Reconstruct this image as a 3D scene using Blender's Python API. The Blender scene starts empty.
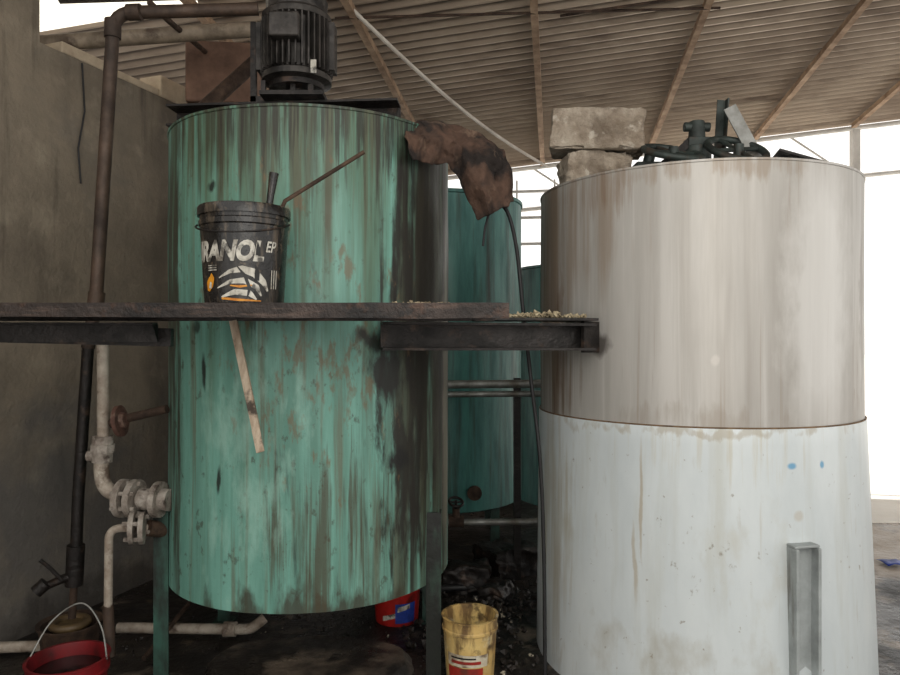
import bpy, math, random, bmesh
from mathutils import Vector, Matrix, noise
random.seed(4)
H=1.75; F=700.0
def P(u,v,d): return Vector(((u-450)/F*d, d, H+(337.5-v)/F*d))
def srgb(r,g,b):
    f=lambda c:(c/255/12.92) if c/255<=0.04045 else ((c/255+0.055)/1.055)**2.4
    return (f(r),f(g),f(b),1)
COL=bpy.context.scene.collection

# ------------------------------------------------ materials
def material(name,c1,c2=None,scale=3,layers=(),spots=(),regions=(),rough=.7,metal=0,bump=.15,bscale=30,vec=(1,1,1),rvar=.15,detail=6,rib_shade=None):
    m=bpy.data.materials.new(name); m.use_nodes=True
    N=m.node_tree.nodes; L=m.node_tree.links
    b=N['Principled BSDF']; tc=N.new('ShaderNodeTexCoord')
    def vm(op,a,bv):
        n=N.new('ShaderNodeVectorMath'); n.operation=op
        if hasattr(a,'is_output'): L.new(a,n.inputs[0])
        else: n.inputs[0].default_value=a
        if bv is not None:
            if hasattr(bv,'is_output'): L.new(bv,n.inputs[1])
            else: n.inputs[1].default_value=bv
        return n
    def mt(op,a,c):
        n=N.new('ShaderNodeMath'); n.operation=op
        for i,k in enumerate((a,c)):
            if k is None: continue
            if hasattr(k,'is_output'): L.new(k,n.inputs[i])
            else: n.inputs[i].default_value=k
        return n.outputs[0]
    def nz(v,s,off=0,det=detail):
        mm=vm('MULTIPLY',tc.outputs['Object'],v); ad=vm('ADD',mm.outputs[0],(off,off*1.7,off*.6))
        n=N.new('ShaderNodeTexNoise'); n.inputs['Scale'].default_value=s; n.inputs['Detail'].default_value=det
        n.inputs['Roughness'].default_value=.62
        L.new(ad.outputs[0],n.inputs['Vector']); return n
    def mr(s,lo,hi,t0=0,t1=1):
        n=N.new('ShaderNodeMapRange'); n.inputs[1].default_value=lo; n.inputs[2].default_value=hi
        n.inputs[3].default_value=t0; n.inputs[4].default_value=t1; L.new(s,n.inputs[0]); return n.outputs[0]
    def mix(f,a,bc):
        n=N.new('ShaderNodeMix'); n.data_type='RGBA'
        L.new(f,n.inputs[0])
        if hasattr(a,'is_output'): L.new(a,n.inputs[6])
        else: n.inputs[6].default_value=a
        n.inputs[7].default_value=bc
        return n.outputs[2]
    c2=c2 or tuple([x*.7 for x in c1[:3]]+[1])
    n0=nz(vec,scale)
    col=mix(mr(n0.outputs[0],.35,.65),c1,c2)
    for i,(c,v,s,lo,hi,stn) in enumerate(layers):
        n=nz(v,s,3.1*(i+1)); col=mix(mr(n.outputs[0],lo,hi,0,stn),col,c)
    if spots or regions:
        dn=nz((1,1,.4),9,5); d0=vm('SUBTRACT',dn.outputs['Color'],(.5,.5,.5))
        def blob(ce,ra,dist,inner):
            dd=vm('MULTIPLY',d0.outputs[0],(dist,dist,dist)); po=vm('ADD',tc.outputs['Object'],dd.outputs[0])
            s1=vm('SUBTRACT',po.outputs[0],tuple(ce)); s2=vm('DIVIDE',s1.outputs[0],ra); s3=vm('LENGTH',s2.outputs[0],None)
            return mr(s3.outputs['Value'],1,inner)
        for i,(c,ce,ra,stn,v,s,lo,hi) in enumerate(regions):
            n=nz(v,s,2.3*(i+1)+1); bl=blob(ce,ra,.2,.25)
            cov=mt('ADD',n.outputs[0],mt('MULTIPLY',mt('SUBTRACT',bl,1.0),.3))   # grime and tint coverage thickens towards the middle of the region
            col=mix(mr(cov,lo,hi,0,stn),col,c)
        for (c,ce,ra,stn,dist) in spots:
            f=mt('MULTIPLY',blob(ce,ra,dist,.5),stn); col=mix(f,col,c)
    if rib_shade:
        dx,dy,s0_,pit_,colr=rib_shade
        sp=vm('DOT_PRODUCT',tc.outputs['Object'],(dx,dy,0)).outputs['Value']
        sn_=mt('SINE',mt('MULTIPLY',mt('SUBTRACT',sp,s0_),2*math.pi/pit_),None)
        col=mix(mr(sn_,-.2,.6,0,.92),col,colr)  # shade in the corrugation grooves painted into the colour as dark stripes
    L.new(col,b.inputs['Base Color'])
    L.new(mr(n0.outputs[0],.3,.7,max(.05,rough-rvar),min(1,rough+rvar)),b.inputs['Roughness'])
    b.inputs['Metallic'].default_value=metal
    if bump:
        nb=nz((1,1,1),bscale,9); bp=N.new('ShaderNodeBump'); bp.inputs['Strength'].default_value=bump; bp.inputs['Distance'].default_value=.02
        L.new(nb.outputs[0],bp.inputs['Height']); L.new(bp.outputs[0],b.inputs['Normal'])
    return m

# ------------------------------------------------ mesh builder
class MB:
    def __init__(s): s.v=[]; s.f=[]
    def add(s,vs,fs):
        o=len(s.v); s.v+= [Vector(x) for x in vs]; s.f+=[tuple(o+i for i in f) for f in fs]; return s
    def box(s,c,size,rot=None):
        c=Vector(c); R=rot or Matrix.Identity(3); x,y,z=[k/2 for k in size]
        vs=[c+R@Vector((a*x,b*y,d*z)) for a in(-1,1) for b in(-1,1) for d in(-1,1)]
        return s.add(vs,[(0,1,3,2),(4,6,7,5),(0,4,5,1),(2,3,7,6),(0,2,6,4),(1,5,7,3)])
    def tube(s,pts,r,n=12,fil=0,cap=True,k=6):
        pts=[Vector(p) for p in pts]
        if fil:
            q=[pts[0]]
            for i in range(1,len(pts)-1):
                a,b,c=pts[i-1],pts[i],pts[i+1]
                l=min(fil,(a-b).length*.49,(c-b).length*.49)
                p0=b+(a-b).normalized()*l; p2=b+(c-b).normalized()*l
                for j in range(k+1):
                    t=j/k; q.append(p0*(1-t)**2+b*2*t*(1-t)+p2*t*t)
            q.append(pts[-1]); pts=q
        rs=r if isinstance(r,(list,tuple)) else [r]*len(pts)
        vs=[];up=None
        for i,p in enumerate(pts):
            d=(pts[min(i+1,len(pts)-1)]-pts[max(i-1,0)]).normalized()
            if up is None: up=d.orthogonal().normalized()
            else:
                up=(up-d*up.dot(d)); up=up.normalized() if up.length>1e-5 else d.orthogonal().normalized()
            w=d.cross(up)
            for j in range(n):
                a=2*math.pi*j/n; vs.append(p+(up*math.cos(a)+w*math.sin(a))*rs[i])
        fs=[(i*n+j,i*n+(j+1)%n,(i+1)*n+(j+1)%n,(i+1)*n+j) for i in range(len(pts)-1) for j in range(n)]
        if cap: fs+=[tuple(reversed(range(n))),tuple(range((len(pts)-1)*n,len(pts)*n))]
        return s.add(vs,fs)
    def cyl(s,p0,p1,r0,r1=None,n=28): return s.tube([p0,p1],[r0,r1 if r1 is not None else r0],n)
    def lathe(s,prof,c,n=64,axis=(0,0,1),closed=False,pert=None):
        c=Vector(c); A=Vector(axis).normalized(); Q=Vector((0,0,1)).rotation_difference(A).to_matrix()
        vs=[]
        for r,z in prof:
            for j in range(n):
                a=2*math.pi*j/n; rr=r+(pert(a,z) if pert else 0)
                vs.append(c+Q@Vector((rr*math.cos(a),rr*math.sin(a),z)))
        m=len(prof); fs=[]
        for i in range(m if closed else m-1):
            k=(i+1)%m
            for j in range(n): fs.append((i*n+j,i*n+(j+1)%n,k*n+(j+1)%n,k*n+j))
        if not closed:
            fs+=[tuple(reversed(range(n))),tuple(range((m-1)*n,m*n))]
        return s.add(vs,fs)
    def torus(s,c,R,r,axis=(0,0,1),n=36,k=10):
        prof=[(R+r*math.cos(2*math.pi*i/k),r*math.sin(2*math.pi*i/k)) for i in range(k)]
        return s.lathe(prof,c,n,axis,True)
    def extr(s,prof,p0,p1,up=(0,0,1)):
        p0,p1=Vector(p0),Vector(p1); d=(p1-p0).normalized(); up=Vector(up); sd=d.cross(up).normalized(); up=sd.cross(d).normalized()
        n=len(prof); vs=[p+sd*a+up*b for p in(p0,p1) for a,b in prof]
        fs=[(i,(i+1)%n,n+(i+1)%n,n+i) for i in range(n)]+[tuple(reversed(range(n))),tuple(range(n,2*n))]
        return s.add(vs,fs)
def Lp(w,h,t): return [(0,0),(w,0),(w,t),(t,t),(t,h),(0,h)]
def Cp(w,h,t): return [(-w/2,-h/2),(w/2,-h/2),(w/2,-h/2+t),(-w/2+t,-h/2+t),(-w/2+t,h/2-t),(w/2,h/2-t),(w/2,h/2),(-w/2,h/2)]
def mkobj(name,mb,mat,base=(0,0,0),bevel=0,smooth=True,solid=0,ang=38):
    base=Vector(base); me=bpy.data.meshes.new(name)
    me.from_pydata([v-base for v in mb.v],[],mb.f)
    bm=bmesh.new(); bm.from_mesh(me); bmesh.ops.recalc_face_normals(bm,faces=bm.faces); bm.to_mesh(me); bm.free()
    o=bpy.data.objects.new(name,me); COL.objects.link(o); me.materials.append(mat)
    if smooth:
        me.shade_smooth(); me.set_sharp_from_angle(angle=math.radians(ang))
    if bevel:
        m=o.modifiers.new('b','BEVEL'); m.width=bevel; m.segments=2; m.limit_method='ANGLE'
    if solid:
        m=o.modifiers.new('s','SOLIDIFY'); m.thickness=solid; m.offset=0
    return o
class Thing:
    def __init__(s,name,label,cat,base,**kw):
        s.e=bpy.data.objects.new(name,None); s.e.empty_display_size=.1; COL.objects.link(s.e); s.e.location=base; s.b=Vector(base)
        s.e['label']=label; s.e['category']=cat
        for k,v in kw.items(): s.e[k]=v
    def part(s,name,mb,mat,label=None,parent=None,**k):
        o=mkobj(name,mb,mat,s.b,**k); o.parent=parent or s.e
        if label: o['label']=label
        return o
def single(name,label,cat,base,mb,mat,extra=None,**k):
    o=mkobj(name,mb,mat,base,**k); o.location=base; o['label']=label; o['category']=cat
    for a,b in (extra or {}).items(): o[a]=b
    return o
def struct(name,mb,mat,label=None,**k):
    o=mkobj(name,mb,mat,(0,0,0),**k); o['kind']='structure'
    o['label']=label or name; o['category']=name.split('_')[0]
    return o

# ------------------------------------------------ palette
M_rust=material('rusty_steel',srgb(78,60,47),srgb(50,38,31),12,[(srgb(112,88,70),(1,1,1),6,.55,.7,.6)],rough=.8,metal=.2,bump=.4,bscale=60)
M_dark=material('oily_dark_steel',srgb(42,36,33),srgb(24,21,19),8,[(srgb(84,66,54),(1,1,1),10,.56,.68,.7)],rough=.45,metal=.3,bump=.4,bscale=40)
M_plat=material('greasy_walkway_steel',srgb(64,52,46),srgb(36,30,27),5,[(srgb(112,92,80),(.6,3,6),6,.52,.7,.6),(srgb(20,17,16),(1,1,1),4,.46,.60,.9),(srgb(86,62,48),(1,1,1),9,.58,.68,.6)],rough=.4,metal=.3,bump=.4,bscale=45)
M_pipew=material('whitewashed_pipe',srgb(186,176,162),srgb(140,126,112),10,[(srgb(84,64,50),(1,1,1),9,.53,.65,.85)],rough=.7,metal=.1,bump=.3,bscale=60)
M_piped=material('brown_pipe',srgb(92,74,61),srgb(60,48,40),6,[(srgb(38,32,28),(2,2,.5),5,.5,.7,.7)],rough=.6,metal=.2,bump=.25,bscale=60)
M_flange=material('pale_grimy_flange',srgb(176,168,158),srgb(124,112,102),16,[(srgb(66,52,44),(1,1,1),14,.54,.66,.9)],rough=.7,metal=.2,bump=.4,bscale=60)
M_galv=material('galvanised_steel',srgb(150,150,146),srgb(112,110,104),9,[(srgb(100,84,66),(1,1,1),7,.56,.7,.7)],rough=.5,metal=.4,bump=.15)
M_pale=material('pale_steel',srgb(212,209,203),srgb(190,186,180),4,rough=.7,bump=.1)  # even pale tone for truss, columns and grille bars
M_blkrub=material('black_rubber',srgb(22,22,24),srgb(34,32,32),8,rough=.6,bump=.1)
M_motor=material('grey_cast_motor',srgb(78,73,69),srgb(48,45,42),9,[(srgb(20,18,17),(1,1,1),6,.48,.64,.85)],rough=.5,metal=.3,bump=.3)
M_wood=material('weathered_stick',srgb(186,170,150),srgb(140,120,100),8,[(srgb(46,36,30),(1,1,1),7,.53,.62,.9)],vec=(4,4,.6),rough=.8)
M_white=material('white_print',srgb(205,201,190),srgb(165,160,148),20,[(srgb(40,37,34),(1,1,1),16,.54,.62,.85),(srgb(90,80,68),(5,5,1),5,.52,.66,.6)],rough=.5,bump=0)
M_ink=material('black_print',srgb(20,20,20),srgb(30,28,26),20,rough=.5,bump=0)
M_orange=material('orange_print',srgb(215,150,40),srgb(180,110,30),20,[(srgb(50,42,34),(1,1,1),16,.56,.64,.8)],rough=.5,bump=0)
M_redp=material('red_plastic',srgb(125,24,29),srgb(84,18,22),6,[(srgb(40,22,20),(1,1,1),8,.52,.68,.7)],rough=.4,bump=.05)
M_redq=material('bright_red_plastic',srgb(190,40,34),srgb(130,28,26),6,[(srgb(50,26,22),(1,1,1),8,.54,.7,.7)],rough=.4,bump=.05)
M_conc=material('aerated_concrete',srgb(178,166,150),srgb(140,126,110),7,[(srgb(100,86,72),(1,1,1),5,.50,.66,.75),(srgb(205,196,182),(1,1,1),12,.58,.68,.6)],rough=.95,bump=.9,bscale=40)
M_leather=material('stiff_brown_cloth',srgb(98,74,60),srgb(66,50,41),5,[(srgb(28,24,22),(1,1,1),4,.46,.58,.9),(srgb(138,116,98),(1,1,1),8,.58,.68,.6)],rough=.95,bump=.5,bscale=50)
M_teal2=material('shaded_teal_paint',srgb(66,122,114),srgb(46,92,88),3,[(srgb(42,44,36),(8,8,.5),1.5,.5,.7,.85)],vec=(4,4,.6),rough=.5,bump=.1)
M_pdeb=material('pale_crumbly_waste',srgb(190,176,146),srgb(110,96,74),30,rough=.95,bump=.5)

# ------------------------------------------------ roof plane
ca,sa=math.cos(math.radians(8.5)),math.sin(math.radians(8.5))
def roofT(x,y):
    s=x*sa+y*ca; t=x*ca-y*sa
    return 2.42+.088*(t+.484)-.068*(s-9.887)
def st(s,t,dz=0):
    x=s*sa+t*ca; y=s*ca-t*sa
    return Vector((x,y,H+roofT(x,y)+dz))
def roofpt(u,v):
    a=(u-450)/F; b=(337.5-v)/F
    B=.088*ca-.068*sa; C=-.088*sa-.068*ca; A=2.42+.088*.484+.068*9.887
    y=A/(b-B*a-C); return Vector((a*y,y,H+b*y))
s0,s1,pit=1.8,10.0,.135; rows=int((s1-s0)/pit*8); ts=[-7,-4.3,-2.75,-1,2,5,9]
vs=[]
for i in range(rows+1):
    s=s0+(s1-s0)*i/rows
    for t in ts: vs.append(st(s,t,.06+.038*math.sin(2*math.pi*(s-s0)/pit)))
fs=[];fk=[]
for i in range(rows):
    s=s0+(s1-s0)*i/rows
    for j in range(len(ts)-1):
        a=i*len(ts)+j; (fk if (j==1 and 4.2<s<5.1) else fs).append((a,a+1,a+len(ts)+1,a+len(ts)))
M_roof=material('corrugated_weathered_roof',srgb(182,166,148),srgb(142,126,110),.6,[(srgb(92,74,60),(.3,1,1),3,.54,.70,.7)],rough=.55,metal=.2,bump=0,rib_shade=(sa,ca,s0,pit,srgb(46,39,34)))
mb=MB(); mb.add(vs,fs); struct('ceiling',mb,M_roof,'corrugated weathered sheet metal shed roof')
mf=bpy.data.materials.new('milky_fibreglass'); mf.use_nodes=True; N=mf.node_tree.nodes; L=mf.node_tree.links
tr=N.new('ShaderNodeBsdfTranslucent'); wv=N.new('ShaderNodeTexNoise'); wv.inputs['Scale'].default_value=5; cr_=N.new('ShaderNodeValToRGB'); cr_.color_ramp.elements[0].color=srgb(215,205,185); cr_.color_ramp.elements[1].color=srgb(250,248,240)
L.new(wv.outputs[0],cr_.inputs[0]); L.new(cr_.outputs[0],tr.inputs['Color']); L.new(tr.outputs[0],N['Material Output'].inputs['Surface'])
mb=MB(); mb.add(vs,fk); struct('window_1',mb,mf,'milky translucent corrugated skylight sheet')

M_purl=material('purlin_steel',srgb(164,138,112),srgb(114,90,70),5,rough=.8)
for (u,v) in [(684,60),(812,65),(388,75),(538,75),(886,95),(238,50)]:
    p=roofpt(u,v); t=p.x*ca-p.y*sa
    mb=MB(); a=st(2.2,t,-.03); b=st(9.85,t,-.03); mb.extr([(-.03,-.03),(.03,-.03),(.03,.03),(-.03,.03)],a,b)
    single('roof_purlin','slim rusty steel bar carrying the corrugated roof','roof beam',a,mb,M_purl,{'group':'bars under the shed roof'},smooth=False)
T=Thing('roof_truss','pale steel lattice truss along the open edge of the roof','truss',st(9.9,-6,-.1))
mb=MB(); mb.tube([st(9.9,-6,-.05),st(9.9,8.8,-.05)],.03); T.part('top_chord',mb,M_pale)
mb=MB(); mb.tube([st(9.9,-6,-.55),st(9.9,8.8,-.75)],.03); T.part('bottom_chord',mb,M_pale)
for i in range(9):
    t=-5.4+i*1.7; mb=MB(); mb.tube([st(9.9,t,-.06),st(9.9,t+.75,-.58-.02*i)],.014,8); T.part('lattice_bar',mb,M_pale)
for t in (-2.6,3.85,8.6):
    p=st(9.75,t,-.12); mb=MB(); mb.box((p.x,p.y,p.z/2),(.09,.09,p.z)); single('steel_column','pale square steel column under the roof edge','column',(p.x,p.y,0),mb,M_pale,{'group':'columns at the open side'})

# ------------------------------------------------ floor & ground
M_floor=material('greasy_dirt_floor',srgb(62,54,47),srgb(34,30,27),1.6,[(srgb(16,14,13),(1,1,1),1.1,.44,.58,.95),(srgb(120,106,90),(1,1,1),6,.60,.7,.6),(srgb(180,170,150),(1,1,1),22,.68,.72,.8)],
  [],[(srgb(168,152,134),(4.2,5.0,0),(1.9,3.6,1),.9,(1,1,1),1.5,.30,.45)],rough=.36,rvar=.34,bump=.7,bscale=18)  # paler gravel patch on the right, sunlight put into its colour
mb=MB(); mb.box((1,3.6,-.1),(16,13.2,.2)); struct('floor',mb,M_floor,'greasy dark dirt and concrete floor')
M_ground=material('sunlit_ground',srgb(240,235,226),srgb(225,217,206),1,rough=.95,bump=.3)
mb=MB(); mb.box((1,40.2,-.12),(120,60,.2)); mb.box((6.2,8.4,.005),(6,3.6,.012)); struct('ground',mb,M_ground,'pale sunlit yard outside')

W0=Vector((-2.54,3.95,0)); wd=Vector((.331,.9436,0)); wn=Vector((.9436,-.331,0))
M_wall=material('stained_plaster',srgb(142,130,113),srgb(116,107,94),1.1,[(srgb(86,78,69),(1,1,.5),1.6,.46,.66,.7),(srgb(160,149,131),(1,1,1),3.5,.55,.7,.5),(srgb(56,49,43),(6,6,.5),1.2,.58,.70,.5)],
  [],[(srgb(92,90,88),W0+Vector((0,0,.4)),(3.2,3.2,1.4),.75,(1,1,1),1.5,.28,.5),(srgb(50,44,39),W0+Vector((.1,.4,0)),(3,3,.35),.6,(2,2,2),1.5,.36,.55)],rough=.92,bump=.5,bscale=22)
Rm=Matrix((( wd.x,-wn.x,0),(wd.y,-wn.y,0),(0,0,1)))
mb=MB()
def wseg(a,b,z0,z1):
    c=W0+wd*(a+b)/2-wn*.1+Vector((0,0,(z0+z1)/2)); mb.box(c,(b-a,.2,z1-z0),Rm)
wseg(-4,.254,0,H+2.3); wseg(.254,3.2,0,H+1.767)
struct('wall_left',mb,M_wall,'stained grey-brown plastered block wall',smooth=False)
M_blk=material('pale_block',srgb(196,180,156),srgb(160,144,124),4,rough=.95,bump=.6)
mb=MB()
for i,(a,w,h) in enumerate([(.62,.42,.07),(1.05,.38,.05),(1.44,.36,.16),(1.82,.36,.16)]):
    c=W0+wd*a-wn*.098+Vector((0,0,H+1.767+h/2+.002)); mb.box(c,(w,.2,h),Rm)
struct('trim_1',mb,M_blk,'course of pale concrete blocks capping the wall',bevel=.008,smooth=False)
mb=MB(); Rr=Matrix(((ca,sa,0),(-sa,ca,0),(0,0,1))); s_=9.4; tm=-1.9; mb.box((s_*sa+tm*ca,s_*ca-tm*sa,(H+.93)/2),(8.2,.15,H+.93),Rr)
struct('wall_back',mb,material('dark_back_wall',srgb(104,90,76),srgb(72,62,54),1.5,[(srgb(50,42,36),(1,1,.5),2,.5,.65,.7)],rough=.9,bump=.5),'dim low rear wall',smooth=False)
T=Thing('window_grille','pale steel bars above the low rear wall','window bars',(.8,9.2,H+.93))
for z in (1.25,1.6,1.95):
    mb=MB(); a=st(9.4,-1.5);b=st(9.4,2.2); a.z=b.z=H+z; mb.tube([a,b],.02,8); T.part('rail',mb,M_pale)
for i in range(8):
    mb=MB(); a=st(9.4,-1.5+i*.5); b=a.copy(); a.z=H+.93; b.z=H+2.1; mb.tube([a,b],.012,8); T.part('upright_bar',mb,M_pale)

# ------------------------------------------------ GREEN TANK
GC=Vector((-.761,3.896,0)); GR=.75; gz0=H-1.25; gz1=H+1.055
WC=Vector((1.376,3.99,0)); WR=.85; wz1=H+.808
def on(u,v,C,R,extra=0):
    a=math.atan((u-450)/F); D=math.hypot(C.x,C.y); ac=math.atan2(C.x,C.y); dl=ac-a
    k=R*R-(D*math.sin(dl))**2; dist=D*math.cos(dl)-math.sqrt(max(k,0))-extra
    return P(u,v,dist*math.cos(a))
def gs(u,v): return on(u,v,GC,GR)-GC
def ws(u,v): return on(u,v,WC,WR)-WC
blk=srgb(22,21,18); dkb=srgb(40,36,27)
greg=[
 (srgb(84,112,92),gs(300,100),(1.5,1.5,1.6),.85,(6,6,.28),1.5,.34,.52),
 (srgb(76,72,50),gs(290,100),(1.5,1.5,1.5),.8,(15,15,.36),1.5,.46,.58),
 (srgb(54,54,38),gs(240,100),(1.0,1.0,.8),.85,(11,11,.36),1.5,.42,.54),
 (dkb,gs(330,100),(1.3,1.3,.60),.88,(24,24,.9),1.4,.44,.55),
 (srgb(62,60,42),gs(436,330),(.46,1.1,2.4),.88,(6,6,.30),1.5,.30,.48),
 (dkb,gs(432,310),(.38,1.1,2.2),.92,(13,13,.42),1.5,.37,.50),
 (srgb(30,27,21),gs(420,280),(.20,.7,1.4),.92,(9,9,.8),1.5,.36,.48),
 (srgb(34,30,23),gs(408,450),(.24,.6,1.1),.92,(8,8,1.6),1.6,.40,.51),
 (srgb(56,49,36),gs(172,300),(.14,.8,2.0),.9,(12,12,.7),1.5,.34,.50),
 (srgb(56,50,37),gs(330,625),(1.2,1.0,.28),.85,(8,8,2.2),1.5,.34,.52),
 (srgb(70,62,44),gs(330,540),(.6,.7,.8),.8,(18,18,.50),1.5,.47,.58),
 (srgb(108,84,56),gs(300,330),(1.2,1.2,1.6),.65,(9,9,3),2,.54,.63),
 (srgb(150,184,170),gs(240,460),(.6,.6,1.0),.55,(5,5,1.6),2,.44,.62)]
gsp=[
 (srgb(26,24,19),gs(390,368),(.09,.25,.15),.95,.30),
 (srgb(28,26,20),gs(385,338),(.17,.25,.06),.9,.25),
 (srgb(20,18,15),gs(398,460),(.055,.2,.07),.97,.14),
 (blk,gs(204,372),(.016,.2,.10),.92,.06),(blk,gs(219,480),(.014,.2,.08),.92,.05),(blk,gs(210,186),(.03,.2,.035),.9,.1),
 (blk,gs(197,325),(.03,.2,.04),.8,.1),(srgb(128,122,106),gs(446,400),(.022,.18,1.2),.65,.06)]
M_green=material('teal_paint_streaked_with_grease',srgb(118,166,152),srgb(98,146,132),2.2,
  [(srgb(80,118,104),(7,7,.35),1.6,.44,.64,.65),(srgb(96,88,66),(15,15,.45),1.5,.52,.64,.65),
   (srgb(62,56,42),(3,3,2),7,.60,.68,.65)],gsp,greg,rough=.5,rvar=.12,bump=.14,bscale=14,vec=(3,3,.6))
G=Thing('green_mixing_tank','tall cylindrical teal painted steel tank, streaked with grease','tank',(GC.x,GC.y,0))
def gp(a,z): return .007*noise.noise(Vector((math.cos(a)*1.6,math.sin(a)*1.6,z*1.1)))+.003*noise.noise(Vector((math.cos(a)*6,math.sin(a)*6,z*3)))
mb=MB(); prof=[(.05,gz0-0.05),(.4,gz0-.03),(GR-.03,gz0),(GR,gz0+.005)]+[(GR,gz0+.02+(gz1-gz0-.06)*i/24) for i in range(25)]+[(GR,gz1-.016)]
mb.lathe(prof+[(GR+.005,gz1-.014),(GR+.006,gz1-.003),(GR,gz1),(GR-.02,gz1),(GR-.022,gz1-.03)],(GC.x,GC.y,0),144,pert=gp)
G.part('tank_shell',mb,M_green)
mb=MB(); mb.lathe([(.001,gz1+.02),(.3,gz1+.02),(GR-.03,gz1+.002),(GR-.03,gz1-.02),(.001,gz1-.02)],(GC.x,GC.y,0),72)
G.part('tank_lid',mb,M_dark,'grimy dark steel lid')
M_greenleg=material('grimy_teal_leg',srgb(56,92,80),srgb(34,46,40),5,[(srgb(26,23,19),(3,3,.8),3,.46,.62,.88)],rough=.55)
M_oilleg=material('oil_black_leg',srgb(34,38,32),srgb(22,22,19),5,[(srgb(50,72,60),(3,3,.8),3,.56,.68,.7)],rough=.4)
legs=[(-1.455,3.55),(-.080,3.55),(-.13,4.33),(-1.39,4.33)]
for i,(x,y) in enumerate(legs):
    mb=MB(); top=H-.82 if i!=1 else H-.88
    sx=1 if i in(0,3) else -1; sy=-1 if i<2 else 1
    pr=[(0,0),(sx*.075,0),(sx*.075,.008),(sx*.008,.008),(sx*.008,.075),(0,.075)]
    vv=[Vector((x-sx*.035+a,y-.035+b,z)) for z in(0.012,top) for a,b in pr]
    n=6; mb.add(vv,[(k,(k+1)%n,n+(k+1)%n,n+k) for k in range(n)]+[tuple(range(n)),tuple(range(n,2*n))])
    mb.box((x,y,.006),(.12,.12,.012))
    G.part('leg',mb,M_oilleg if i==1 else M_greenleg,'oil-blackened leg' if i==1 else None,smooth=False)
mb=MB(); mb.cyl((GC.x-.02,3.8,gz0-.03),(GC.x-.02,3.8,gz0-.17),.05); mb.cyl((GC.x-.02,3.8,gz0-.15),(GC.x-.02,3.8,gz0-.18),.08); G.part('drain_outlet',mb,M_rust)

B=Thing('support_beam','dark steel channel beam across the top of the teal tank','beam',(-.92,3.9,gz1))
mb=MB(); mb.extr(Cp(.14,.12,.012),(-1.57,3.95,gz1+.18),(-.28,3.85,gz1+.18)); B.part('channel',mb,M_dark,smooth=False)
for x in(-1.3,-.36):
    mb=MB(); mb.box((x,3.9,gz1+.065),(.1,.1,.11)); B.part('foot',mb,M_dark)
mx,my=-.85,3.89; mz=gz1+.245
E=Thing('electric_motor','greasy grey ribbed electric motor standing upright on the beam','motor',(mx,my,mz))
mb=MB(); mb.box((mx,my,mz+.012),(.34,.3,.022)); mb.cyl((mx,my,mz+.02),(mx,my,mz+.09),.055); mb.cyl((mx,my,mz+.07),(mx,my,mz+.1),.15)
for dx in(-.2,.0,.12): mb.box((mx+dx*.8,my-.1,mz+.05),(.025,.02,.08))
E.part('mounting_stand',mb,M_dark)
mb=MB(); mb.lathe([(.14,mz+.095),(.19,mz+.11),(.19,mz+.14),(.155,mz+.16),(.155,mz+.43),(.19,mz+.44),(.19,mz+.47),(.17,mz+.49)],(mx,my,0),48)
E.part('motor_housing',mb,M_motor)
mb=MB()
for i in range(36):
    a=2*math.pi*i/36; R=Matrix.Rotation(a,3,'Z'); mb.box(Vector((mx,my,mz+.295))+R@Vector((.172,0,0)),(.05,.008,.28),R)
E.part('cooling_fins',mb,M_motor,smooth=False)
mb=MB(); mb.lathe([(.165,mz+.49),(.17,mz+.56),(.13,mz+.6),(.05,mz+.61)],(mx,my,0),40); E.part('fan_cover',mb,M_motor)
mb=MB(); mb.box((mx-.02,my-.2,mz+.34),(.16,.09,.13)); E.part('terminal_box',mb,M_motor,bevel=.01)
mb=MB(); mb.box((mx+.13,my-.2,mz+.13),(.03,.004,.07)); E.part('paper_tag',mb,M_white)
for k in(.2,-.2):
    mb=MB(); mb.box((mx+k,my,mz+.3),(.03,.1,.26)); E.part('lifting_lug',mb,M_motor)
mb=MB(); mb.box((mx-.235,my-.02,mz+.22),(.03,.03,.44)); mb.box((mx-.2,my-.02,mz+.015),(.1,.03,.03)); E.part('guard_post',mb,M_dark)

# ------------------------------------------------ WHITE TANK
wsp=[(srgb(214,212,208),ws(820,300),(.24,.5,.8),.55,.3),
 (srgb(110,96,82),ws(862,300),(.03,.4,.6),.45,.12),(srgb(112,84,60),ws(560,340),(.015,.3,.45),.5,.08),
 (srgb(50,40,32),ws(598,343),(.05,.3,.07),.8,.1),(srgb(205,200,192),ws(715,360),(.018,.3,.03),.4,.05)]
wreg=[(srgb(124,104,86),ws(541,300),(.22,.8,1.2),.8,(6,6,.35),1.5,.32,.52),
 (srgb(148,130,112),ws(585,230),(.40,.7,.7),.6,(7,7,.35),1.5,.40,.58),
 (srgb(130,104,80),ws(590,190),(.45,.6,.3),.6,(13,13,.5),1.5,.46,.60),
 (srgb(114,88,62),ws(560,380),(.24,.6,.6),.7,(14,14,.35),1.4,.45,.59),
 (srgb(140,124,106),ws(700,165),(1.1,.9,.12),.6,(9,9,.9),2,.40,.58),
 (srgb(140,128,114),ws(680,420),(.9,.8,.14),.45,(9,9,1.2),1.5,.42,.60),
 (srgb(130,106,80),ws(858,360),(.05,.4,.8),.6,(12,12,.5),1.5,.38,.56)]
M_wu=material('dull_stainless_steel',srgb(184,180,174),srgb(168,164,158),1.4,
 [(srgb(148,142,134),(6,6,.22),1.6,.46,.68,.55),(srgb(208,206,202),(9,9,.22),1.4,.54,.70,.5),(srgb(142,126,108),(20,20,.3),1.2,.62,.72,.5)],wsp,wreg,rough=.48,rvar=.08,metal=.25,bump=.04,bscale=8,vec=(3,3,.4))
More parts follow.
